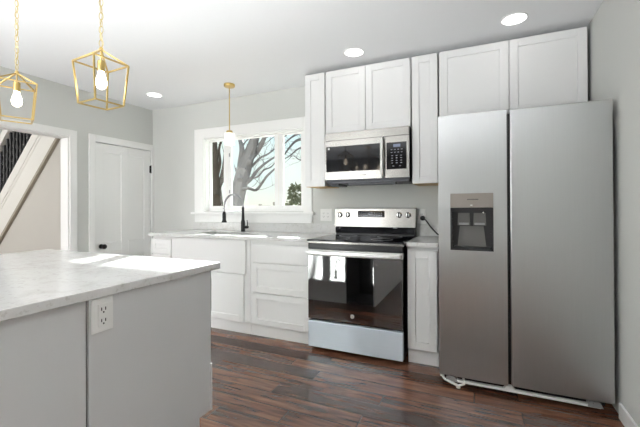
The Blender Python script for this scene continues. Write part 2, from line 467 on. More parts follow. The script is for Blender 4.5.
# closed spandrel wall under the stringer
MB().prism([(xa, 0), (xb, 0), (xb, zl(xb)+.03), (xa, zl(xa)+.03)], 'y', SY+.012, SY+.06).build('spandrel_wall', 'hall_paint', stc)
MB().prism([(xa, zl(xa)+.03), (xb, zl(xb)+.03), (xb, zm(xb)), (xa, zm(xa))], 'y', SY-.006, SY+.06).build('stringer', 'stair_white', stc)
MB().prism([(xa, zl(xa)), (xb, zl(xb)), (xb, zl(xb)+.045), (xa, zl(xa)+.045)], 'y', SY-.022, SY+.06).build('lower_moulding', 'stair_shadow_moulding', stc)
MB().prism([(xa, zm(xa)), (xb, zm(xb)), (xb, zm(xb)+.05), (xa, zm(xa)+.05)], 'y', SY-.010, SY+.06).build('stringer_moulding', 'stair_white', stc)
MB().prism([(xa, zm(xa)+.05), (xb, zm(xb)+.05), (xb, zu(xb)), (xa, zu(xa))], 'y', SY-.016, SY+.07).build('stringer_cap', 'stair_white', stc)
hr = lambda x: zl(x)+1.15
xh = -4.35
MB().prism([(xa, hr(xa)), (xh, hr(xh)), (xh, hr(xh)+.13), (xa, hr(xa)+.13)], 'y', SY-.03, SY+.04).build('handrail', 'stair_white', stc)
x = xa+.06
while x < -4.4:
    for yy, dxx in ((SY+.015, 0),):
        z0, z1 = zu(x)-.02, hr(x)+.01; h_ = z1-z0
        MB().lathe([(.019, 0), (.019, h_*.18), (.012, h_*.2), (.023, h_*.26), (.014, h_*.36), (.024, h_*.45), (.013, h_*.56), (.022, h_*.64), (.012, h_*.74), (.019, h_*.78), (.019, h_)], (x, yy, z0), 'z', 10).build('baluster', 'stair_black', stc, True)
    x += .075
tb = MB(); n = 0
for i in range(10):
    x0 = xa+i*.235; z = zu(x0)-.10
    tb.box(x0, x0+.27, SY+.07, 3.40, z-.03, z, .004); tb.box(x0+.235, x0+.255, SY+.07, 3.40, z, z+.21)
tb.build('tread', 'stair_tread_wood', stc)
# dark sheet standing in for the unlit void behind the balusters
MB().prism([(xa, zu(xa)-.2), (-4.0, zu(-4.0)-.2), (-4.0, 4.1), (xa, zu(xa)+1.0)], 'y', 3.36, 3.41).build('dark_void_sheet', 'stair_tread_wood', stc)

# ------------------------------------------------------------------ upper cabinets
UY, CT = 2.93, 2.39
cabg = 'white upper cabinets along the back wall'


def upper(label, x0, x1, z0, doors, ply=True):
    r = thing('upper_cabinet', label, 'cabinet', ((x0+x1)/2, YB-.1, z0), cabg)
    MB().box(x0, x1, UY+.021, YB-.002, z0+.006, CT).build('cabinet_body', 'cabinet_white', r)
    MB().box(x0+.002, x1-.002, UY+.022, YB-.002, z0, z0+.006).build('bottom_panel', 'raw_plywood' if ply else 'cabinet_white', r, label='raw plywood underside' if ply else None)
    for d0, d1 in doors: MB().shaker(d0, d1, z0+.002, CT-.002, UY, rail=.057).build('door', 'cabinet_white', r)
    return r


upper('narrow tall white upper cabinet at left of the microwave beside the window', -1.467, -1.262, 1.352, [(-1.464, -1.265)])
upper('white two-door upper cabinet directly above the microwave', -1.255, -.500, 1.826, [(-1.252, -.885), (-.880, -.503)], False)
upper('narrow tall white upper cabinet between the microwave and the refrigerator', -.492, -.288, 1.352, [(-.489, -.291)])
upper('wide white two-door upper cabinet over the refrigerator', -.278, .688, 1.84, [(-.270, .209), (.216, .685)], False)

# ------------------------------------------------------------------ microwave
mw = thing('microwave', 'stainless over-the-range microwave with black window mounted under the white cabinets', 'microwave', (-.872, 3.0, 1.37))
mx0, mx1, mz0, mz1, my = -1.243, -.504, 1.405, 1.820, 2.88
MB().box(mx0, mx1, my+.035, YB-.004, mz0-.01, mz1).build('body', 'steel_dark', mw)
MB().box(mx0, mx1, my+.004, my+.036, 1.748, mz1, .003).build('vent_panel', 'steel_range', mw)
dm = MB(); dxs = -.7005
dm.box(mx0, mx0+.012, my, my+.034, mz0, 1.746).box(mx0+.012, dxs, my, my+.034, mz0, 1.474).box(mx0+.012, dxs, my, my+.034, 1.697, 1.746).box(-.7435, dxs, my, my+.034, 1.474, 1.697)
md = dm.build('door', 'steel_range', mw)
MB().box(mx0+.012, -.7435, my+.003, my+.03, 1.474, 1.697).build('door_window', 'black_glass', md)
hd = MB(); hd.tube([(-.718, my, 1.738), (-.718, my-.026, 1.722), (-.718, my-.038, 1.66), (-.718, my-.042, 1.575), (-.718, my-.038, 1.49), (-.718, my-.026, 1.428), (-.718, my, 1.412)], .0115, 12)
hd.build('door_handle', 'steel_handle', md, True)
cp = MB(); cp.box(-.699, -.688, my, my+.034, mz0, 1.746).box(-.524, mx1, my, my+.034, mz0, 1.746).box(-.688, -.524, my, my+.034, mz0, 1.474).box(-.688, -.524, my, my+.034, 1.695, 1.746)
cpo = cp.build('control_panel', 'steel_range', mw)
MB().box(-.688, -.524, my+.001, my+.03, 1.474, 1.695).build('keypad_glass', 'black_glass', cpo)
MB().box(-.632, -.575, my-.0005, my+.002, 1.655, 1.678).build('display', 'display_glow', cpo)
kp = MB()
for r_, n_, zz in ((0, 4, 1.635), (0, 4, 1.612), (1, 3, 1.585), (1, 3, 1.565), (1, 3, 1.545), (1, 3, 1.525), (0, 2, 1.50)):
    for q in range(n_):
        xx = -.66+(q+.5)*(.11/n_); kp.box(xx-.007, xx+.007, my-.0003, my+.002, zz-.0025, zz+.0025)
kp.build('keypad_marks', 'display_mark', cpo)
bd = MB()
for q in range(8): bd.box(-.915+q*.007, -.911+q*.007, my-.0006, my+.002, 1.433, 1.441)
bd.build('maker_mark', 'steel_dark', md)
MB().box(mx0+.03, mx0+.045, my-.0005, my+.004, 1.672, 1.688).build('corner_sticker', 'white_plastic', md)
un = MB(); un.box(mx0+.006, mx1-.006, my+.03, YB-.02, 1.372, mz0-.01, .004); un.box(mx0+.2, mx1-.12, my+.04, my+.09, 1.355, 1.374, .003); un.box(mx0+.01, mx0+.10, my+.08, YB-.1, 1.356, 1.374, .003)
un.build('underside_vent', 'steel_dark', mw)

# ------------------------------------------------------------------ base cabinets
SX0, SX1, SY0, SY1 = -2.66, -2.05, 2.76, 3.09
BY = 2.66; KZ = .112; BT = .872
bg_ = 'white base cabinets along the back wall'


def base(label, x0, x1, fronts, deep=YB-.004):
    r = thing('base_cabinet', label, 'cabinet', ((x0+x1)/2, 3.0, 0), bg_)
    if 'sink' in label:
        cb_ = MB(); zt = .69
        cb_.box(x0, x1, BY+.021, deep, KZ-.008, zt-.012).box(x0, SX0-.014, BY+.021, deep, zt-.012, BT).box(SX1+.014, x1, BY+.021, deep, zt-.012, BT).box(SX0-.014, SX1+.014, BY+.021, SY0-.014, zt-.012, BT).box(SX0-.014, SX1+.014, SY1+.014, deep, zt-.012, BT)
        cb_.build('cabinet_body', 'cabinet_white', r)
    else: MB().box(x0, x1, BY+.021, deep, KZ-.008, BT).build('cabinet_body', 'cabinet_white', r)
    MB().box(x0, x1, BY+.035, BY+.05, 0, KZ-.008).build('toe_kick', 'cabinet_white', r)
    for kind, a, b_, z0, z1 in fronts:
        if kind == 'slab': MB().box(a, b_, BY, BY+.02, z0, z1, .002).build('false_front', 'cabinet_white', r)
        elif kind == 'drawer': MB().box(a, b_, BY, BY+.02, z0, z1, .002).build('drawer', 'cabinet_white', r)
        elif kind == 'sdrawer': MB().shaker(a, b_, z0, z1, BY, rail=.052).build('drawer', 'cabinet_white', r)
        else: MB().shaker(a, b_, z0, z1, BY).build('door', 'cabinet_white', r)
    return r


base('white base cabinet with small drawer at the far left end by the white door', -3.140, -2.862, [('sdrawer', -3.136, -2.866, .690, .842), ('door', -3.136, -2.866, KZ, .682)])
base('white sink base cabinet with plain front panel under the black faucet', -2.858, -1.905, [('slab', -2.855, -1.945, .555, .866), ('door', -2.855, -2.41, KZ, .548), ('door', -2.404, -1.968, KZ, .548)])
base('white three-drawer base cabinet just left of the range', -1.901, -1.288, [('drawer', -1.872, -1.294, .672, .836), ('sdrawer', -1.872, -1.294, .402, .665), ('sdrawer', -1.872, -1.294, KZ, .395)])
base('narrow white single-door base cabinet squeezed between range and refrigerator', -.486, -.268, [('door', -.483, -.274, KZ, .842)])

wt = thing('worktop', 'long white quartz worktop with undermount sink below the window', 'countertop', (-2.2, 3.0, BT))
sl = MB(); x0, x1, y0, y1, z0, z1 = -3.152, -1.284, 2.632, YB-.002, BT, .903
for q in ((x0, SX0, y0, y1), (SX1, x1, y0, y1), (SX0, SX1, y0, SY0), (SX0, SX1, SY1, y1)): sl.box(*q, z0, z1)
sl.build('slab', 'quartz', wt)
tag(MB().box(x0, x1, YB-.022, YB-.002, z1, .992, .002).build('backsplash', 'quartz'), 'long white quartz backsplash strip under the window', 'backsplash')
sk = MB(); zb = .70; z0 = BT
sk.box(SX0-.012, SX0, SY0-.012, SY1+.012, zb, z0).box(SX1, SX1+.012, SY0-.012, SY1+.012, zb, z0).box(SX0, SX1, SY0-.012, SY0, zb, z0).box(SX0, SX1, SY1, SY1+.012, zb, z0).box(SX0-.012, SX1+.012, SY0-.012, SY1+.012, zb-.012, zb)
tag(sk.build('sink', 'sink_steel'), 'steel undermount sink basin below the black faucet', 'sink')
wt2 = thing('worktop', 'short white quartz worktop between range and refrigerator', 'countertop', (-.38, 3.0, BT))
MB().box(-.486, -.262, 2.632, YB-.002, BT, .903, .002).build('slab', 'quartz', wt2)
tag(MB().box(-.486, -.262, YB-.022, YB-.002, .903, .992, .002).build('backsplash', 'quartz'), 'short white quartz backsplash strip right of the range', 'backsplash')

# ------------------------------------------------------------------ faucet
fx, fy, fz = -2.324, 3.14, .903
fa = thing('faucet', 'black spring-neck kitchen faucet standing behind the sink under the window', 'faucet', (fx, fy, fz))
MB().lathe([(.027, 0), (.027, .006), (.0235, .01), (.0225, .115), (.017, .125), (.0145, .2), (.0135, .26), (.010, .27), (.001, .271)], (fx, fy, fz)).build('faucet_body', 'faucet_black', fa, True)
hp = MB(); hp.tube([(fx+.015, fy, fz+.05), (fx+.05, fy-.002, fz+.05), (fx+.066, fy-.002, fz+.05)], [.017, .017, .014], 14); hp.tube([(fx+.055, fy, fz+.055), (fx+.058, fy, fz+.09), (fx+.052, fy, fz+.125)], [.006, .0055, .005], 8)
hp.build('faucet_handle', 'faucet_black', fa, True)
R_ = .155; ccy = fy-R_; zz = fz+.262
arc = [(fx, fy, fz+.24)]+[(fx, ccy+R_*math.cos(a), zz+.135*math.sin(a)) for a in [PI*i/22 for i in range(23)]]+[(fx, fy-2*R_, fz+.20)]
sp = MB(); sp.tube(arc, .0065, 8)
sp.build('faucet_neck', 'chrome', fa, True)
# spring coil around the neck
co = []
tot = len(arc)-1; turns = 46
for i in range(turns*8+1):
    u = i/(turns*8)*tot; k = min(int(u), tot-1); fr = u-k
    p = Vector(arc[k]).lerp(Vector(arc[k+1]), fr); d = (Vector(arc[k+1])-Vector(arc[k])).normalized()
    nrm = Vector((1, 0, 0)); bn = d.cross(nrm); an = 2*PI*i/8
    co.append(p+(nrm*math.cos(an)+bn*math.sin(an))*.0095)
MB().tube(co, .0019, 5).build('spring_coil', 'chrome', fa, True)
hx = fy-2*R_
MB().lathe([(.010, .225), (.014, .215), (.0185, .20), (.0185, .14), (.021, .13), (.027, .118), (.027, .112), (.001, .111)], (fx, hx, fz)).build('spray_head', 'faucet_black', fa, True)
MB().tube([(fx, fy, fz+.218), (fx, hx+.012, fz+.218)], .0045, 8).build('support_arm', 'chrome', fa, True)

# ------------------------------------------------------------------ outlets
def outlet(name, label, x, z, wd, ht, n, y=YB, group=None):
    r = thing(name, label, 'outlet', (x, y, z), group)
    MB().box(x-wd/2, x+wd/2, y-.006, y, z-ht/2, z+ht/2, .002).build('cover_plate', 'white_plastic', r)
    for i in range(n):
        xx = x+(i-(n-1)/2)*.046
        s = MB().box(xx-.0165, xx+.0165, y-.0085, y-.005, z-.034, z+.034, .002).build('receptacle', 'white_plastic', r)
        sl_ = MB()
        for dz in (-.019, .014):
            sl_.box(xx-.008, xx-.006, y-.009, y-.008, z+dz, z+dz+.008); sl_.box(xx+.006, xx+.008, y-.009, y-.008, z+dz, z+dz+.008); sl_.box(xx-.002, xx+.002, y-.009, y-.008, z+dz-.006, z+dz-.002)
        sl_.build('slots', 'slot_dark', s)
    return r


outlet('wall_outlet', 'white double-gang outlet plate on the wall left of the range', -1.41, 1.085, .122, .122, 2)
outlet('wall_outlet', 'white outlet plate with a black plug in it right of the range', -.468, 1.078, .074, .135, 1)
pc = thing('power_cord', 'black power cord plugged in right of the range and hanging towards the refrigerator', 'cord', (-.455, YB-.01, 1.06))
MB().lathe([(.021, 0), (.023, -.012), (.021, -.034), (.012, -.04), (.001, -.041)], (-.455, YB-.009, 1.062), 'y', 16).build('plug', 'black_plastic', pc, True)
MB().tube([(-.455, YB-.044, 1.062), (-.438, YB-.055, 1.058), (-.415, YB-.06, 1.035), (-.385, YB-.062, .99), (-.355, YB-.062, .955), (-.325, YB-.062, .925), (-.30, YB-.062, .912), (-.272, YB-.062, .909)], .0065, 8).build('cable', 'black_plastic', pc, True)

# ------------------------------------------------------------------ range
rg = thing('range', 'freestanding stainless electric range with black glass door and rear controls', 'stove', (-.89, 2.95, 0))
rx0, rx1, ry = -1.272, -.506, 2.585
MB().box(rx0+.006, rx1-.004, ry+.045, 3.22, .03, .885).build('body', 'black_plastic', rg)
ft = [(rx0+.05, ry+.09), (rx1-.05, ry+.09), (rx0+.05, 3.15), (rx1-.05, 3.15)]
for a, b_ in ft: MB().lathe([(.016, 0), (.016, .01), (.009, .012), (.009, .031)], (a, b_, 0), 'z', 12).build('foot', 'black_plastic', rg)
ck = MB(); ck.box(rx0-.004, rx1+.018, ry-.012, 3.20, .885, .905, .006)
ckt = ck.build('cooktop', 'black_glass', rg)
for a, b_, r_ in ((-1.08, 2.76, .105), (-.70, 2.76, .085), (-1.08, 3.03, .08), (-.70, 3.03, .105)):
    MB().tube([(a+r_*math.cos(t*PI/24), b_+r_*math.sin(t*PI/24), .9052) for t in range(48)], .0009, 4, True).build('burner_ring', 'grey_plastic', ckt)
MB().box(rx0, rx1+.012, ry-.014, ry-.008, .876, .892, .002).build('cooktop_trim', 'steel_range', rg)
MB().box(rx0+.004, rx1, ry-.002, ry+.044, .828, .880, .003).build('vent_strip', 'black_plastic', rg)
d_ = MB(); d_.box(rx0, rx1, ry, ry+.044, .776, .824, .004)
rd = MB().box(rx0, rx1, ry+.004, ry+.044, .262, .776, .003).build('oven_door', 'oven_glass', rg)
d_.build('door_top_rail', 'steel_handle', rd)
hdl = MB(); hdl.box(rx0+.004, rx1-.004, ry-.050, ry-.030, .788, .818, .006, 3); hdl.box(rx0+.02, rx0+.05, ry-.034, ry+.002, .792, .814, .003); hdl.box(rx1-.05, rx1-.02, ry-.034, ry+.002, .792, .814, .003)
hdl.build('door_handle', 'steel_handle', rd)
lg = MB(); lc = (-.893, ry+.004, .318)
lg.lathe([(.0165, 0), (.0165, -.0015), (.001, -.0016)], lc, 'y', 24)
lgo = lg.build('round_emblem', 'white_plastic', rd, True, 'small round silver emblem with script letters')
le = MB(); ly = ry+.0022
ring = lambda cx_, cz_, a_, b2, t0, t1: [(lc[0]+cx_+a_*math.cos(t0+(t1-t0)*i/16), ly, lc[2]+cz_+b2*math.sin(t0+(t1-t0)*i/16)) for i in range(17)]
le.tube(ring(0, 0, .0145, .0145, 0, 2*PI), .0008, 5); le.tube(ring(-.0045, .0005, .0042, .0065, .6, 5.6), .0009, 5); le.tube(ring(.0045, .003, .0032, .0032, .3, 5.0), .0008, 5); le.tube(ring(.0045, -.0035, .0036, .0036, 1.3, 6.0), .0008, 5)
le.build('emblem_script', 'slot_dark', lgo)
MB().box(rx0, rx1, ry+.002, ry+.044, .036, .246, .004).build('storage_drawer', 'steel_film_blue', rg)
# back guard
MB().box(rx0+.006, rx1-.006, 3.20, YB-.006, .885, .99, .004).build('backguard_base', 'black_plastic', rg)
MB().prism([(3.185, .915), (3.20, .915), (3.20, .975), (3.178, .968)], 'x', rx0+.008, rx1-.008).build('backguard_lip', 'black_glass', rg)
bgd = MB().prism([(3.19, .978), (YB-.008, .978), (YB-.008, 1.155), (3.222, 1.155), (3.205, 1.148)], 'x', rx0-.006, rx1-.002).build('control_panel', 'steel_range', rg)
pt = lambda z: 3.19+(z-.978)/.17*.015
dsp = MB().prism([(pt(1.068)-.002, 1.068), (pt(1.068)+.01, 1.068), (pt(1.128)+.01, 1.128), (pt(1.128)-.002, 1.128)], 'x', -1.042, -.787).build('control_display', 'black_glass', bgd)
mk = MB()
for q in range(5): mk.box(-1.03+q*.018, -1.02+q*.018, pt(1.09)-.004, pt(1.09), 1.083, 1.087).box(-1.03+q*.018, -1.02+q*.018, pt(1.11)-.004, pt(1.11), 1.105, 1.109)
for q in range(4): mk.box(-.885+q*.022, -.875+q*.022, pt(1.09)-.004, pt(1.09), 1.083, 1.087).box(-.885+q*.022, -.875+q*.022, pt(1.11)-.004, pt(1.11), 1.105, 1.109)
mk.build('display_marks', 'display_mark', dsp)
MB().box(-.94, -.90, pt(1.1)-.003, pt(1.1), 1.095, 1.11).build('clock_digits', 'display_mark', dsp)
for kx in (-1.226, -1.146, -.652, -.572):
    kz_ = 1.09; ky_ = pt(kz_)
    kn = MB().lathe([(.026, 0), (.026, -.004), (.021, -.008), (.019, -.026), (.017, -.030), (.001, -.0305)], (kx, ky_, kz_), 'y', 20).build('control_knob', 'steel_plain', bgd, True)
    MB().box(kx-.0045, kx+.0045, ky_-.036, ky_-.029, kz_-.019, kz_+.019, .002).build('knob_grip', 'black_plastic', kn)
vs = MB()
for q in range(9): vs.box(-.70+q*.004-.0015, -.70+q*.004+.0008, 3.174, 3.182, .968, .974)
vs.build('vent_badge', 'grey_plastic', rg)

# ------------------------------------------------------------------ refrigerator
fr = thing('refrigerator', 'tall side-by-side stainless refrigerator with ice dispenser against the right wall', 'refrigerator', (.22, 2.85, 0))
fx0, fx1, fy0 = -.238, .681, 2.43
MB().box(fx0+.006, fx1-.012, fy0+.085, 3.24, .055, 1.745, .004).build('body', 'fridge_side_grey', fr)
# left (freezer) door with dispenser cut-out
qx0, qx1, qz0, qz1 = -.165, .086, .886, 1.250
dl = MB(); b1, b2_ = fx0, .161
dl.box(b1, qx0, fy0, fy0+.075, .072, 1.757).box(qx1, b2_, fy0, fy0+.075, .072, 1.757).box(qx0, qx1, fy0, fy0+.075, .072, qz0).box(qx0, qx1, fy0, fy0+.075, qz1, 1.757)
bmesh.ops.remove_doubles(dl.bm, verts=dl.bm.verts[:], dist=1e-5)
ld = dl.build('freezer_door', 'steel_fridge', fr)
MB().box(.178, fx1, fy0, fy0+.075, .072, 1.757, .006, 3).build('fridge_door', 'steel_fridge', fr)
MB().box(.161, .178, fy0+.03, fy0+.08, .08, 1.75).build('door_gap_handle', 'black_plastic', fr)
hc = MB(); hc.box(.135, .205, fy0+.06, fy0+.13, 1.757, 1.772, .004); hc.box(.163, .176, fy0+.002, fy0+.06, 1.735, 1.756, .002)
hc.build('hinge_cover', 'grey_plastic', fr)
# dispenser
dp = MB(); dp.box(qx0, qx1, fy0-.003, fy0+.03, 1.158, qz1, .003)
dpo = dp.build('dispenser_control', 'taupe_panel', ld)
mm = MB()
for q in range(10): mm.box(-.062+q*.0065, -.0575+q*.0065, fy0-.0037, fy0-.002, 1.208, 1.214)
mm.build('maker_mark', 'slot_dark', dpo)
MB().box(-.045, -.033, fy0-.0037, fy0-.002, 1.172, 1.177).build('indicator', 'white_plastic', dpo)
cv = MB()
cv.box(qx0, qx0+.012, fy0-.003, fy0+.07, qz0, 1.158).box(qx1-.012, qx1, fy0-.003, fy0+.07, qz0, 1.158).box(qx0, qx1, fy0-.003, fy0+.07, qz0, qz0+.016)
cv.box(qx0, qx1, fy0+.064, fy0+.074, qz0, 1.158).box(qx0+.012, qx1-.012, fy0+.004, fy0+.07, 1.135, 1.158)
cvo = cv.build('dispenser_recess', 'dark_grey_plastic', ld)
for cx_ in (-.085, .008):
    pd = MB(); pd.prism([(cx_-.034, 1.125), (cx_+.034, 1.125), (cx_+.038, 1.045), (cx_-.038, 1.045)], 'y', fy0+.030, fy0+.040)
    pd.build('paddle', 'dispenser_grey', cvo)
    MB().box(cx_-.03, cx_+.03, fy0+.022, fy0+.032, 1.048, 1.062, .003).build('paddle_tip', 'grey_plastic', cvo)
MB().prism([(qx0+.04, qz0+.018), (qx1-.04, qz0+.018), (qx1-.055, 1.04), (qx0+.055, 1.04)], 'y', fy0+.050, fy0+.064).build('splash_panel', 'dispenser_grey', cvo)
MB().box(qx0+.02, qx1-.02, fy0+.004, fy0+.06, qz0+.016, qz0+.021).build('drip_tray', 'black_plastic', cvo)
MB().lathe([(.008, 0), (.006, .02)], (.03, fy0+.03, 1.125), 'z', 12).build('water_nozzle', 'chrome', cvo)
# exposed base: dark recess, white rail, hinge brackets, rollers
MB().box(fx0+.01, fx1-.02, fy0+.10, fy0+.16, .012, .058).build('base_recess', 'black_plastic', fr)
rl = MB(); rl.box(fx0+.05, fx1-.06, fy0+.012, fy0+.040, .030, .044, .002)
rl.prism([(.135, .044), (.200, .044), (.182, .066), (.152, .066)], 'y', fy0+.012, fy0+.040)
rlo = rl.build('base_rail', 'white_plastic', fr, label='white base rail under the doors')
for s_, xc in ((1, fx0+.075), (-1, fx1-.085)):
    bk = MB(); bk.prism([(xc-.036, .034), (xc+.036, .034), (xc+.02, .066), (xc-.02, .068), (xc-.036, .052)], 'y', fy0+.008, fy0+.05)
    bk.lathe([(.006, 0), (.006, -.005)], (xc-.01, fy0+.008, .053), 'y', 10)
    bk.build('hinge_bracket', 'grey_plastic', rlo)
for xc in (fx0+.05, fx1-.07): MB().lathe([(.016, -.012), (.018, -.008), (.018, .008), (.016, .012)], (xc, fy0+.12, .018), 'x', 16).build('roller', 'grey_plastic', fr, True)
wr = MB(); wr.tube([(fx0+.0, fy0+.05, .06), (fx0+.03, fy0+.02, .035), (fx0+.07, fy0+.0, .030), (fx0+.115, fy0-.01, .02), (fx0+.15, fy0+.01, .028), (fx0+.145, fy0+.02, .06)], .008, 8)
wr.lathe([(.014, 0), (.014, .02), (.009, .024)], (fx0+.012, fy0+.05, .04), 'z', 12); wr.lathe([(.013, 0), (.013, .014)], (fx0+.115, fy0-.01, .008), 'z', 12)
wr.build('water_line', 'white_plastic', fr, True, 'loose pale tubing and foot at the left corner')

# ------------------------------------------------------------------ island
isl = thing('kitchen_island', 'pale grey kitchen island cabinet with end panels in the left foreground', 'island', (-1.75, .5, 0))
IX0, IX1, IY0, IY1, IZ = -2.38, -1.10, -.55, 1.245, .885
TK, TZ = .072, .262
MB().prism([(.702, 0), (IY1-TK, 0), (IY1-TK, TZ), (IY1, TZ), (IY1, IZ), (.702, IZ)], 'x', IX1-.02, IX1).build('end_panel', 'island_grey', isl)
MB().box(IX1-.03, IX1-.006, IY0, .696, 0, IZ).build('knee_wall_panel', 'island_grey', isl)
MB().box(IX1-.03, IX1-.012, .69, .702, 0, IZ).build('panel_gap', 'island_dark_gap', isl)
MB().prism([(IY0+.02, 0), (IY1-TK-.002, 0), (IY1-TK-.002, TZ-.002), (IY1-.022, TZ-.002), (IY1-.022, IZ), (IY0+.02, IZ)], 'x', IX0, -1.44).build('cabinet_body', 'island_grey', isl)
MB().box(-1.44, IX1-.03, IY0+.02, .74, 0, IZ).box(-1.44, -1.43, .74, IY1-.03, 0, IZ).box(IX1-.028, IX1-.0205, .705, IY1-TK-.003, 0, IZ).box(-1.43, IX1-.028, .74, IY1-TK-.003, 0, .03).build('added_dark_bay', 'cabinet_dark', isl)  # unseen bay, added to darken part of the oven door's reflection
for x0_, x1_ in ((IX0+.004, -1.91), (-1.905, -1.445)):
    dd = MB()
    # doors and drawers face the range wall (+y)
    yf = IY1-.02
    for z0_, z1_, nm in ((TZ+.002, .70, 'door'), (.706, .872, 'drawer')):
        q = MB().shaker(x0_, x1_, z0_, z1_, 0, rail=.05)
        bmesh.ops.scale(q.bm, vec=(1, -1, 1), verts=q.bm.verts[:]); bmesh.ops.reverse_faces(q.bm, faces=q.bm.faces[:])
        bmesh.ops.translate(q.bm, vec=(0, yf+.022, 0), verts=q.bm.verts[:])
        q.build(nm, 'island_grey', isl)
    dd.bm.free()
MB().box(IX1-.0015, IX1+.0035, IY1-.006, IY1+.004, TZ, .47).build('filler_strip', 'island_grey', isl)
it = MB().box(-2.425, -1.090, -.62, 1.300, IZ, .915, .003, 2).build('island_countertop', 'quartz')
tag(it, 'white speckled quartz slab on top of the island', 'countertop')
oi = thing('wall_outlet', 'white duplex outlet plate on the end of the island', 'outlet', (IX1, .7425, .83))
oy, oz = .7425, .829
MB().box(IX1, IX1+.006, oy-.035, oy+.035, oz-.054, oz+.054, .002).build('cover_plate', 'white_plastic', oi)
rc = MB().box(IX1+.005, IX1+.009, oy-.0175, oy+.0175, oz-.036, oz+.036, .002).build('receptacle', 'white_plastic', oi)
ss = MB()
for dz in (-.022, .014):
    ss.box(IX1+.0085, IX1+.0095, oy-.008, oy-.005, oz+dz, oz+dz+.010).box(IX1+.0085, IX1+.0095, oy+.005, oy+.008, oz+dz, oz+dz+.010).box(IX1+.0085, IX1+.0095, oy-.002, oy+.0025, oz+dz-.008, oz+dz-.003)
ss.build('slots', 'slot_dark', rc)

MB().box(IX1-.03, IX1-.002, IY1+.0005, IY1+.004, TZ, IZ).box(IX1-.028, IX1-.0205, IY1-TK-.003, IY1+.0005, TZ, IZ).build('added_dark_strip', 'matte_black', isl)  # black strip added to hide the sunlit panel edge in the oven's reflection

# ------------------------------------------------------------------ lantern pendants over the island
lx, ly_, apex = -1.683, 1.136, 1.9446
la = thing('lantern_pendant', 'brass open-cage lantern pendant on a chain, hanging right of its twin', 'pendant light', (lx, ly_, 1.675), 'brass lantern pendants over the island')
ang = math.radians(221.8)
dT, dB_, zT, zB = .120, .0976, 1.877, 1.6753
top = [(lx+dT*math.cos(ang+k*PI/2), ly_+dT*math.sin(ang+k*PI/2), zT) for k in range(4)]
bot = [(lx+dB_*math.cos(ang+k*PI/2), ly_+dB_*math.sin(ang+k*PI/2), zB) for k in range(4)]
cg = MB(); bwid = .0068
for k in range(4):
    cg.bar(top[k], top[(k+1) % 4], bwid); cg.bar(bot[k], bot[(k+1) % 4], bwid); cg.bar(top[k], bot[k], bwid); cg.bar(top[k], (lx, ly_, apex), bwid)
cg.lathe([(.009, -.008), (.011, 0), (.007, .012), (.001, .013)], (lx, ly_, apex), 'z', 14)
cg.build('cage', 'brass', la)
so = MB(); so.tube([(lx, ly_, apex-.004), (lx, ly_, 1.895)], .004, 8); so.lathe([(.006, .058), (.0165, .05), (.0165, .004), (.014, 0)], (lx, ly_, 1.838), 'z', 18)
so.build('socket', 'brass', la, True)
MB().lathe([(.013, 0), (.014, -.012), (.022, -.035), (.0255, -.055), (.022, -.074), (.010, -.086), (.001, -.089)], (lx, ly_, 1.838), 'z', 20).build('bulb', 'bulb_glow', la, True, 'lit warm white bulb')
ch = MB(); z = apex+.012; i = 0
while z < ZC-.03:
    a = PI/2*i + .5; ux, uy = math.cos(a), math.sin(a); L_, W_ = .019, .0095
    ch.tube([(lx+ux*W_*math.cos(t*2*PI/14), ly_+uy*W_*math.cos(t*2*PI/14), z+L_+L_*math.sin(t*2*PI/14)) for t in range(14)], .0019, 6, True)
    z += .0335; i += 1
ch.build('chain', 'brass_pale', la, True)
MB().tube([(lx+.004*math.cos(q*.9), ly_+.004*math.sin(q*.9), apex+.01+q*.02) for q in range(24)], .0016, 6).build('lamp_wire', 'brass_pale', la, True)
MB().lathe([(.012, -.03), (.05, -.022), (.06, -.010), (.06, 0)], (lx, ly_, ZC), 'z', 28).build('canopy', 'brass', la, True)
dup(la, (-2.41, 1.13, 1.690), 'brass open-cage lantern pendant on a chain at the left edge of the photo', math.radians(22-221.8))
# the copies share mesh heights, so the second hangs from the ceiling on the same chain
lb = [o for o in bpy.data.objects if o.name.startswith('lantern_pendant')][-1]
lb.location.z = 1.675

# ------------------------------------------------------------------ small pendant over the sink
px_, py_ = -2.326, 2.92
pn = thing('sink_pendant', 'slim brass rod pendant with a small frosted glass cylinder over the sink', 'pendant light', (px_, py_, 1.8))
MB().lathe([(.012, -.03), (.052, -.026), (.056, -.02), (.056, 0)], (px_, py_, ZC), 'z', 28).build('canopy', 'brass', pn, True)
MB().tube([(px_, py_, ZC-.02), (px_, py_, 1.95)], .0055, 8).build('rod', 'brass', pn, True)
MB().lathe([(.008, .035), (.03, .028), (.034, .012), (.034, 0)], (px_, py_, 1.925), 'z', 24).build('cap', 'brass', pn, True)
MB().lathe([(.050, .0), (.054, .004), (.054, .118), (.050, .121)], (px_, py_, 1.806), 'z', 32).build('glass_shade', 'shade_glow', pn, True, 'glowing frosted glass shade')

# ------------------------------------------------------------------ recessed ceiling lights
rg0 = 'recessed ceiling lights'
r0 = thing('recessed_light', 'round recessed ceiling light in front of the cabinets over the microwave', 'ceiling light', (-.917, 2.735, ZC), rg0)
MB().lathe([(.073, -.006), (.082, -.004), (.084, 0), (.073, 0)], (-.917, 2.735, ZC), 'z', 36, False).build('trim_ring', 'trim_white', r0, True)
MB().lathe([(.001, -.0045), (.072, -.0045), (.072, -.001), (.001, -.001)], (-.917, 2.735, ZC), 'z', 36).build('lens', 'lens_glow', r0, True)
dup(r0, (-3.29, 2.83, ZC), 'round recessed ceiling light in the far left corner near the white door')
dup(r0, (.23, 2.70, ZC), 'round recessed ceiling light nearest the right wall above the refrigerator')

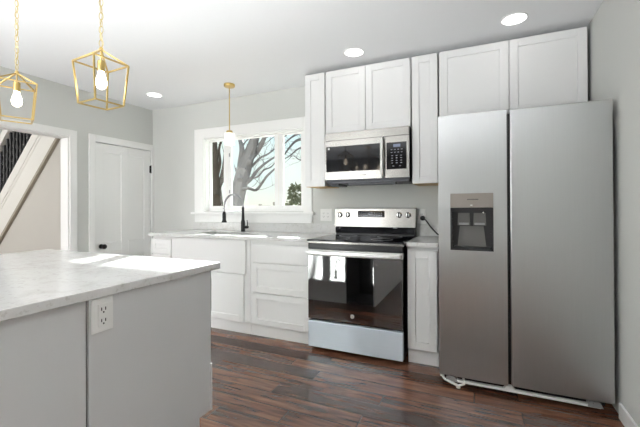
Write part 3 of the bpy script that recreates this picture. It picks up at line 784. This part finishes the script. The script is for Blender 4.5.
# ------------------------------------------------------------------ chandelier over the dining end (seen in the microwave door)
chx, chy, chz = -2.1, -1.45, 1.95
cd_ = thing('chandelier', 'small brass chandelier reflected in the microwave door', 'chandelier', (chx, chy, chz))
MB().tube([(chx, chy, ZC-.01), (chx, chy, chz-.06)], .006, 8).build('stem', 'brass', cd_, True)
MB().lathe([(.012, -.03), (.055, -.02), (.06, 0)], (chx, chy, ZC), 'z', 24).build('canopy', 'brass', cd_, True)
for k in range(5):
    a = k*2*PI/5+.3; ex, ey = chx+.26*math.cos(a), chy+.26*math.sin(a)
    MB().tube([(chx, chy, chz-.04), ((chx+ex)/2, (chy+ey)/2, chz-.09), (ex, ey, chz-.05), (ex, ey, chz-.02)], .006, 8).build('arm', 'brass', cd_, True)
    MB().lathe([(.013, -.02), (.02, .0), (.03, .03), (.024, .065), (.001, .085)], (ex, ey, chz), 'z', 16).build('bulb', 'bulb_glow', cd_, True)

# ------------------------------------------------------------------ outdoors
struct(MB().box(-120, 60, YB+TB+.02, 140, -.9, -.6).build('ground', 'lawn'))


def limb(mb, pts, rs, n=8):
    """smooth a polyline a little and sweep a tapering bark tube along it"""
    P = [Vector(p) for p in pts]; out = []; ro_ = []
    for i in range(len(P)-1):
        p0, p1, p2, p3 = P[max(i-1, 0)], P[i], P[i+1], P[min(i+2, len(P)-1)]
        for s_ in range(5):
            t = s_/5
            out.append(.5*((2*p1)+(p2-p0)*t+(2*p0-5*p1+4*p2-p3)*t*t+(3*p1-p0-3*p2+p3)*t**3)); ro_.append(rs[i]+(rs[i+1]-rs[i])*t)
    out.append(P[-1]); ro_.append(rs[-1])
    mb.tube(out, ro_, n)
    return out


def twigs(mb, path, r, length, count, rnd, up=.35, spread=1.0, zmax=99, depth=1):
    for _ in range(count):
        i = rnd.randrange(2, len(path)-1); p = path[i]; d = (path[i]-path[i-1]).normalized()
        v = (d*.7+Vector((rnd.uniform(-1, 1)*spread, rnd.uniform(-.6, .6), rnd.uniform(-.3, 1)*up+.1))).normalized()
        L_ = length*rnd.uniform(.5, 1.2); pts = [p]; q = p.copy()
        for s_ in range(4):
            v = (v+Vector((rnd.uniform(-.35, .35), rnd.uniform(-.3, .3), rnd.uniform(-.15, .3)))).normalized(); q = q+v*L_/4; pts.append(q.copy())
        if q.z > zmax: continue
        pth = limb(mb, pts, [r, r*.8, r*.6, r*.4, r*.15], 5)
        if depth: twigs(mb, pth, r*.5, length*.5, 2, rnd, up, spread, zmax, depth-1)


def tree(label, material, Y, limbs, ntw, seed, tw=.9, zmax=99):
    rnd = random.Random(seed); base_ = at(*limbs[0][0][0], Y)
    t = thing('bare_tree', label, 'tree', (base_.x, base_.y, -.6), 'bare trees outside the window')
    for i, (pp, rr) in enumerate(limbs):
        mb = MB(); pts = [at(a, b_, Y+rnd.uniform(-.25, .25)*(0 if i == 0 else 1)) for a, b_ in pp]
        if i == 0: pts = [Vector((pts[0].x, pts[0].y, -.62))]+pts; rr = [rr[0]*1.2]+rr
        path = limb(mb, pts, rr)
        twigs(mb, path, max(.008, min(rr)*.5), tw, ntw, rnd, zmax=zmax)
        mb.build('trunk' if i == 0 else 'branch', material, t, True)
    return t


tree('thick grey bare tree leaning right in the middle window pane', 'bark', 8.0, [
    ([(236, 212), (239, 190), (244, 170), (249, 155), (255, 138), (262, 118), (268, 100)], [.20, .20, .20, .16, .12, .09, .07]),
    ([(243, 172), (250, 160), (257, 152), (262, 143), (266, 132), (270, 110)], [.10, .08, .065, .06, .055, .03]),
    ([(240, 180), (240, 165), (242, 150), (240, 138), (238, 120)], [.08, .075, .07, .06, .04]),
    ([(242, 186), (250, 180), (256, 172), (262, 166), (270, 160), (280, 154)], [.06, .05, .04, .035, .028, .02]),
    ([(241, 190), (248, 188), (256, 190), (262, 183), (267, 176), (276, 168), (282, 166)], [.06, .045, .04, .036, .03, .022, .012]),
    ([(244, 170), (252, 166), (260, 158), (268, 154), (277, 147)], [.05, .04, .03, .024, .012]),
    ([(249, 178), (257, 177), (264, 170), (271, 167), (277, 160)], [.03, .026, .022, .018, .01]),
], 6, 3, .8, 3.7)
tree('brown bare tree filling the left window pane', 'bark_brown', 10.5, [
    ([(218, 215), (217, 195), (214.5, 175), (214, 155), (213, 140), (211, 115)], [.20, .19, .17, .15, .14, .10]),
    ([(217, 196), (221, 180), (224, 165), (226, 148), (230, 128)], [.10, .08, .07, .06, .03]),
    ([(216, 180), (220, 164), (219, 150), (222, 138)], [.07, .06, .05, .03]),
    ([(215, 190), (219, 188), (225, 176), (229, 160)], [.06, .05, .04, .02]),
], 4, 5, 1.0, 4.6)
tree('slender bare tree with drooping branches in the right window pane', 'bark', 12.5, [
    ([(318, 214), (317, 190), (315, 165), (312, 150), (308, 136), (303, 118)], [.16, .15, .13, .11, .09, .06]),
    ([(312, 142), (304, 139), (296, 141), (290, 147), (284, 155), (279, 160)], [.07, .06, .05, .04, .03, .015]),
    ([(308, 132), (300, 133), (292, 137), (285, 143), (279, 147)], [.06, .05, .04, .03, .015]),
    ([(306, 128), (298, 128), (290, 132), (284, 137), (278, 139)], [.05, .045, .035, .025, .012]),
    ([(313, 150), (305, 147), (298, 149), (292, 154), (286, 158), (281, 158)], [.05, .04, .035, .03, .02, .01]),
    ([(313, 158), (306, 158), (300, 160), (294, 156), (290, 157)], [.035, .03, .022, .016, .008]),
], 6, 9, .9, 4.9)


def bush(name, label, cat, c, rx_, rz_, material, seed, n=420, leaf=.16):
    rnd = random.Random(seed); r = thing(name, label, cat, (c[0], c[1], -.6))
    MB().tube([(c[0], c[1], -.62), (c[0]+.05, c[1], -.6+rz_*1.1)], [.09, .04], 8).build('trunk', 'bark_brown', r, True)
    t = bmesh.new()
    for _ in range(n):
        h_ = rnd.random(); rr = rx_*(1-h_*.75)*math.sqrt(rnd.random())
        a = rnd.uniform(0, 2*PI); p = Vector((c[0]+rr*math.cos(a), c[1]+rr*math.sin(a), -.5+h_*rz_*1.95))
        u = Vector((rnd.uniform(-1, 1), rnd.uniform(-1, 1), rnd.uniform(-.6, .6))).normalized(); v_ = u.cross(Vector((rnd.uniform(-1, 1), rnd.uniform(-1, 1), rnd.uniform(-1, 1)))).normalized(); k = leaf*rnd.uniform(.6, 1.3)
        t.faces.new([t.verts.new(q) for q in (p-u*k, p+v_*k*.5, p+u*k, p-v_*k*.5)])
    mb = MB(); mb.bm.free(); mb.bm = t; mb.build('foliage', material, r)


p = at(296, 205, 16); bush('evergreen_tree', 'dark evergreen tree low in the right window pane', 'tree', (p.x, p.y), 1.0, 1.45, 'evergreen', 3, 700, .15)
p = at(288, 205, 19); bush('shrub', 'olive shrub low in the right window pane beside the evergreen', 'bush', (p.x, p.y), 1.3, .95, 'hedge_olive', 4, 800, .15)


def house(label, px, Y, wd, ht, roof):
    c = at(px, 205, Y); h_ = thing('house', label, 'house', (c.x, c.y, -.6), 'distant houses outside the window')
    MB().box(c.x-wd/2, c.x+wd/2, c.y, c.y+7, -.62, ht).build('walls', 'siding', h_)
    MB().prism([(c.x-wd/2-.4, ht), (c.x+wd/2+.4, ht), (c.x+wd*.28, ht+roof), (c.x-wd*.28, ht+roof)], 'y', c.y-.4, c.y+7.4).build('roof', 'roof_shingle', h_)
    MB().box(c.x+wd*.1, c.x+wd*.1+.7, c.y+2, c.y+2.7, ht, ht+roof+.8).build('chimney', 'roof_shingle', h_)
    wm = MB()
    for q in (-.3, .0, .3): wm.box(c.x+wd*q-.5, c.x+wd*q+.5, c.y-.03, c.y+.02, ht-1.6, ht-.5)
    wm.build('window_panes', 'black_glass', h_)


house('distant house with a chimney on the horizon in the middle window pane', 266, 70, 6, .5, 1.0)
house('distant house nearer the tree trunk in the middle window pane', 252, 78, 7, .2, .9)
